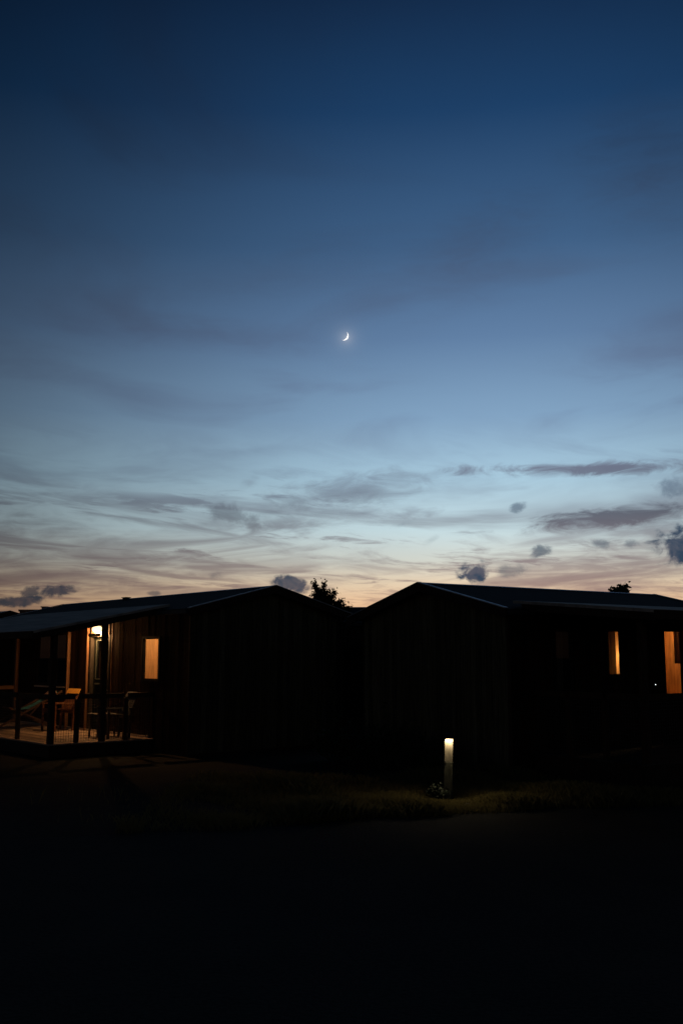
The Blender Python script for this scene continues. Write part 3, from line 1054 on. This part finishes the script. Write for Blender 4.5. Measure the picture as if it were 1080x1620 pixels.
# ------------------------------------------------------------------ bollard light
bx, by = 1.522, 14.78
bo = empty('bollard_light', (bx, by, 0), R(-3))
bo.rotation_euler = (0, R(1.9), R(-6))
tag(bo, 'lit square garden bollard light on the grass in front of the right cabin', 'bollard light')
BH = 0.865
ZJ = BH - 0.355                     # joint between the dark foot and the pale panel under the light
yj = -0.062 * (1 - ZJ / BH)
MB().hexa([(-0.062, -0.062, 0), (0.062, -0.062, 0), (0.062, 0.07, 0), (-0.062, 0.07, 0),
           (-0.0608, yj - 0.002, ZJ), (0.0608, yj - 0.002, ZJ), (0.0608, 0.064, ZJ), (-0.0608, 0.064, ZJ)]).build('post', M['footpost'], bo, 0.003)
MB().hexa([(-0.0595, yj, ZJ + 0.002), (0.0595, yj, ZJ + 0.002), (0.0595, 0.063, ZJ + 0.002), (-0.0595, 0.063, ZJ + 0.002),
           (-0.059, 0.0, BH), (0.059, 0.0, BH), (0.059, 0.06, BH), (-0.059, 0.06, BH)]).build('panel', M['bollard'], bo, 0.003)
MB().bar((-0.045, yj - 0.006, ZJ + 0.01), (-0.045, yj + 0.01, ZJ + 0.01), 0.016, n=8).build('screw', M['metal'], bo)
MB().box(-0.062, 0.062, -0.10, 0.062, BH + 0.002, BH + 0.05).box(-0.062, 0.062, -0.10, -0.088, BH - 0.022, BH + 0.0015).build('cap', M['black'], bo)
MB().box(-0.04, 0.04, -0.060, -0.025, BH - 0.006, BH + 0.0015).build('lens', M['led'], bo)
bl = bpy.data.lights.new('bollard_lamp', 'AREA')
bl.energy = 3.0
bl.color = (1.0, 0.80, 0.48)
bl.shape = 'RECTANGLE'
bl.size = 0.1
bl.size_y = 0.025
blo = bpy.data.objects.new('bollard_lamp', bl)
col.objects.link(blo)
blo.parent = bo
blo.location = (0, -0.03, BH - 0.012)
blo.rotation_euler = (R(-22), 0, 0)


# ------------------------------------------------------------------ plants
rng = np.random.default_rng(5)


def leaf_mesh(name, centres, size, material, parent=None, flat=0.35):
    n = len(centres)
    a = rng.normal(size=(n, 3))
    a /= np.linalg.norm(a, axis=1, keepdims=True)
    b = rng.normal(size=(n, 3))
    b -= a * np.sum(a * b, axis=1, keepdims=True)
    b /= np.linalg.norm(b, axis=1, keepdims=True)
    s = size * rng.uniform(0.6, 1.3, size=(n, 1))
    c = np.asarray(centres)
    nrm = np.cross(a, b)
    v = np.stack([c - a * s, c + b * s * 0.42 + nrm * s * 0.1, c + a * s, c - b * s * 0.42 + nrm * s * 0.1], axis=1).reshape(-1, 3)
    me_ = bpy.data.meshes.new(name)
    f = np.arange(4 * n).reshape(-1, 4)
    me_.from_pydata(v.tolist(), [], f.tolist())
    me_.materials.append(material)
    o = bpy.data.objects.new(name, me_)
    col.objects.link(o)
    if parent is not None:
        o.parent = parent
    return o


def make_tree(loc, limbs, trunk_h, label, leaf_size, per_m, cat='tree'):
    """limbs = list of (start, end, spread) in local metres; leaves crowd along each limb"""
    r_ = empty('tree', loc)
    tag(r_, label, cat, 'trees behind the cabins')
    t = MB()
    t.bar((0, 0, 0), (0.03, 0, trunk_h), 0.16, n=8, r2=0.7)
    t.build('trunk', M['bark'], r_)
    br = MB()
    cs = []
    for (p, q, sp) in limbs:
        p, q = np.array(p, float), np.array(q, float)
        br.bar(p, q, 0.035, n=5, r2=0.25)
        ln = np.linalg.norm(q - p)
        k = max(3, int(ln / 0.16))
        for i in range(k):
            f = 0.2 + 0.8 * i / k
            base = p + (q - p) * f
            dv = rng.normal(size=3)
            dv[2] = abs(dv[2]) * 0.9
            dv /= np.linalg.norm(dv)
            tip = base + dv * sp * rng.uniform(0.6, 1.3) * (1.15 - 0.6 * f)
            br.bar(base, tip, 0.014, n=3, r2=0.4)
            m_ = int(per_m * np.linalg.norm(tip - base)) + 3
            tt = rng.uniform(0.15, 1.05, size=(m_, 1))
            cs.append(base + (tip - base) * tt + rng.normal(scale=0.035, size=(m_, 3)))
        m_ = int(per_m * ln)
        tt = rng.uniform(0.3, 1.03, size=(m_, 1))
        cs.append(p + (q - p) * tt + rng.normal(scale=0.045, size=(m_, 3)))
    br.build('branches', M['bark'], r_)
    leaf_mesh('crown', np.concatenate(cs), leaf_size, M['leaf'], r_)
    return r_


# tree between the cabins: bushy body, upright shoots, a thin branch and a lower tail to the right
ty = 28.8


def tp(px, py, dy=0.0):
    """a point of the tree, given where it shows, at its own distance"""
    k = (ty + dy)
    return ((px - 540) / 1600 * k + 0.33, dy, EYE + (1040 - py) / 1616 * k)


limbs = []
for px, py, sx, sy_, sp in [(500, 921, 512, 965, 0.13), (516, 920, 516, 965, 0.12), (509, 934, 514, 968, 0.2), (498, 940, 512, 968, 0.22), (523, 936, 518, 968, 0.16),
                            (534, 934, 521, 966, 0.10), (530, 948, 520, 968, 0.12), (494, 950, 510, 970, 0.18), (541, 952, 522, 968, 0.10), (546, 949, 530, 968, 0.07),
                            (549, 957, 530, 970, 0.09), (538, 958, 522, 972, 0.13), (505, 928, 512, 962, 0.15), (520, 944, 516, 968, 0.2), (557, 960, 545, 970, 0.05), (512, 945, 514, 970, 0.26), (503, 950, 512, 972, 0.26)]:
    e = tp(px, py, rng.uniform(-.3, .3))
    limbs.append((tp(sx, sy_, rng.uniform(-.1, .1)), e, sp))
for k in range(26):
    a_ = rng.uniform(0, 2 * math.pi)
    h_ = rng.uniform(1.6, 3.2)
    limbs.append(((0.0, 0, h_ - 0.3), (0.55 * math.cos(a_), 0.55 * math.sin(a_), h_ + 0.25), 0.25))
make_tree((-0.40, ty, 0), limbs, 3.3, 'small bushy tree silhouetted between the two near cabins, upright leafy shoots', 0.044, 330)
limbs = []
ty = 26.0
tx = 7.15


def tp2(px, py, dy=0.0):
    k = ty + dy
    return ((px - 540) / 1600 * k - tx, dy, EYE + (1040 - py) / 1616 * k)


for px, py, sx, sy_, sp in [(997, 926, 985, 940, 0.08), (981, 928, 982, 942, 0.10), (969, 934, 980, 942, 0.07), (990, 930, 985, 944, 0.12), (976, 932, 981, 944, 0.1), (996, 934, 988, 945, 0.07), (986, 925, 984, 940, 0.05)]:
    limbs.append((tp2(sx, sy_), tp2(px, py, rng.uniform(-.2, .2)), sp))
for k in range(20):
    a_ = rng.uniform(0, 2 * math.pi)
    h_ = rng.uniform(1.5, 3.1)
    limbs.append(((0.0, 0, h_ - 0.3), (0.6 * math.cos(a_), 0.6 * math.sin(a_), h_ + 0.2), 0.25))
make_tree((tx, ty, 0), limbs, 3.2, 'treetop just showing above the roof ridge of the right cabin', 0.06, 120)


# plant beside the bollard
def make_plant(name, loc, label, cat, n, h, spread, size, material, group=None):
    r_ = empty(name, loc)
    tag(r_, label, cat, group)
    st_ = MB()
    cs = []
    for i in range(n):
        a_ = rng.uniform(0, 2 * math.pi)
        rr = spread * math.sqrt(rng.uniform(0, 1))
        top = np.array((rr * math.cos(a_), rr * math.sin(a_), h * rng.uniform(0.5, 1.05) * (1 - 0.5 * rr / spread)))
        b0 = np.array((top[0] * 0.25, top[1] * 0.25, 0))
        st_.bar(b0, top, 0.008, n=3, r2=0.5)
        k = 9
        tt = rng.uniform(0.3, 1.05, size=(k, 1))
        cs.append(b0 + (top - b0) * tt + rng.normal(scale=0.02, size=(k, 3)))
    st_.build('stem', M['bark'], r_)
    leaf_mesh('foliage', np.concatenate(cs), size, material, r_)
    return r_


make_plant('leafy_plant', (1.40, 14.72, 0), 'small grey leaved plant growing at the left foot of the bollard light', 'plant', 26, 0.34, 0.17, 0.035, M['greyleaf'])
SHR = ['dark shrub at the right corner of the right cabin gable', 'dark shrub second from the right corner of the gable behind the bollard', 'tallest dark shrub at the middle of the right cabin gable', 'low dark shrub left of the tallest one under the right cabin gable', 'dark shrub at the left end of the right cabin gable']
for i_, (uu_, hh_, ww_) in enumerate(((0.75, 0.75, 0.45), (1.55, 1.05, 0.5), (2.5, 1.25, 0.55), (3.4, 0.9, 0.5), (4.2, 1.15, 0.55))):
    q_ = FR.w(-0.75 - 0.12 * (i_ % 2), uu_)
    make_plant('shrub', (q_.x, q_.y, 0), SHR[i_], 'shrub', 70, hh_, ww_, 0.05, M['leaf'], 'dark shrubs along the right cabin gable')
make_plant('weed_clump', (1.05, 13.75, 0), 'low dark weed clump at the track edge left of the bollard', 'plant', 40, 0.14, 0.32, 0.03, M['leaf'])


def stone(loc, r, label):
    b = bmesh.new()
    bmesh.ops.create_icosphere(b, subdivisions=2, radius=r)
    for v in b.verts:
        k = 1 + 0.16 * math.sin(v.co.x * 21 / r * 0.1 + loc[0] * 9) + random.uniform(-.08, .08)
        v.co = Vector((v.co.x * k * 1.2, v.co.y * k, v.co.z * k * 0.62 + r * 0.35))
    me_ = bpy.data.meshes.new('stone')
    b.to_mesh(me_)
    b.free()
    for p in me_.polygons:
        p.use_smooth = True
    me_.materials.append(M['stone'])
    o = bpy.data.objects.new('stone', me_)
    col.objects.link(o)
    o.location = loc
    tag(o, label, 'stone')


stone((1.70, 13.9, 0), 0.06, 'fist sized stone in the lit grass just before the bollard light')

# grass: blades on the verge between track and cabins, longer in the lit patch
nb = 130000
bxs = np.concatenate([rng.uniform(-2.6, 8, 70000), rng.normal(1.7, 1.5, 60000)])
bys = np.concatenate([rng.uniform(11.8, 17.5, 70000), rng.uniform(12.6, 15.8, 60000)])
edge = 12.75 + 0.335 * bxs + 0.16 * np.sin(bxs * 0.9) + 0.09 * np.sin(bxs * 2.3 + 1) + 0.05 * np.sin(bxs * 5.1)
patch = np.sin(bxs * 1.7 + bys * 0.6) + np.sin(bxs * 0.8 - bys * 1.9 + 1) + 0.8 * np.sin(bxs * 3.9 + bys * 3.1)
keep = (bys > edge + rng.normal(scale=0.10, size=nb)) & ((rng.uniform(-1.6, 2.4, nb) < patch + 0.9) | ((np.hypot(bxs - 1.6, (bys - 14.2) * 1.3) < 1.5) & (rng.uniform(-2.2, 1.2, nb) < np.sin(bxs * 5.1 + bys * 2.0) + np.sin(bxs * 2.3 - bys * 6.3)))) & (np.hypot(bxs - 1.52, bys - 14.75) > 0.1)
# keep grass out of the cabins
for fr_, w_, l_ in ((FR, RW, RL), (FL, LW, LL)):
    uu = (bxs - fr_.o.x) * fr_.d.x + (bys - fr_.o.y) * fr_.d.y
    vv = (bxs - fr_.o.x) * fr_.g.x + (bys - fr_.o.y) * fr_.g.y
    keep &= ~((uu > 0.1) & (vv > 0.1) & (vv < w_)) & ~((uu > 0.6) & (vv > -2.4) & (vv < w_))
bxs, bys, patch = bxs[keep], bys[keep], patch[keep]
nb = len(bxs)
hgt = (0.07 + 0.05 * np.clip(patch, 0, 2.5)) * rng.uniform(0.5, 1.5, nb)
ang = rng.uniform(0, 2 * np.pi, nb)
hgt *= np.clip(np.hypot(bxs - 1.56, bys - 14.6) / 0.6, 0.3, 1.0)
lean = hgt * rng.uniform(0.1, 0.8, nb)
la = rng.uniform(0, 2 * np.pi, nb)
wv = 0.004
v0 = np.stack([bxs - wv * np.cos(ang), bys - wv * np.sin(ang), np.zeros(nb)], 1)
v1 = np.stack([bxs + wv * np.cos(ang), bys + wv * np.sin(ang), np.zeros(nb)], 1)
v2 = np.stack([bxs + 0.4 * lean * np.cos(la), bys + 0.4 * lean * np.sin(la), hgt * 0.65], 1)
v3 = np.stack([bxs + lean * np.cos(la), bys + lean * np.sin(la), hgt], 1)
vv = np.stack([v0, v1, v2, v3], 1).reshape(-1, 3)
idx = np.arange(nb) * 4
fc = np.concatenate([np.stack([idx, idx + 1, idx + 2], 1), np.stack([idx + 1, idx + 3, idx + 2], 1)])
me = bpy.data.meshes.new('grass')
me.from_pydata(vv.tolist(), [], fc.tolist())
me.materials.append(M['grass'])
gr = bpy.data.objects.new('grass', me)
col.objects.link(gr)
tag(gr, kind='stuff')

# ------------------------------------------------------------------ moon: only the sunlit part of its sphere, glowing by its own emission
DM = 4000.0
mpos = Vector((md[0] * DM, md[1] * DM, EYE + md[2] * DM))
tocam = (Vector((0, 0, EYE)) - mpos).normalized()
side_v = (sv - tocam * sv.dot(tocam)).normalized()      # across the disc, towards the sun
pole = tocam.cross(side_v)
RM = DM * math.tan(R(0.262))
PH = R(41)                                              # width of the visible lit lune
bmn = bmesh.new()
grid = []
for i in range(41):
    la = R(-82 + 164 * i / 40)
    row = []
    for j in range(13):
        lo = R(90) - PH + (PH + R(40)) * j / 12         # longitude from the centre of the disc to round the limb
        n_ = tocam * (math.cos(la) * math.cos(lo)) + side_v * (math.cos(la) * math.sin(lo)) + pole * math.sin(la)
        row.append(bmn.verts.new(n_ * RM))
    grid.append(row)
for a_, b_ in zip(grid[:-1], grid[1:]):
    for j in range(12):
        bmn.faces.new([a_[j], a_[j + 1], b_[j + 1], b_[j]])
bmesh.ops.recalc_face_normals(bmn, faces=bmn.faces)
me = bpy.data.meshes.new('moon')
bmn.to_mesh(me)
bmn.free()
for p in me.polygons:
    p.use_smooth = True
M['moon'] = emit('moonlight', (1.0, 0.95, 0.88), 1.5)
me.materials.append(M['moon'])
moon = bpy.data.objects.new('moon', me)
col.objects.link(moon)
moon.location = mpos
tag(moon, 'thin white crescent moon in the dusk sky', 'moon')
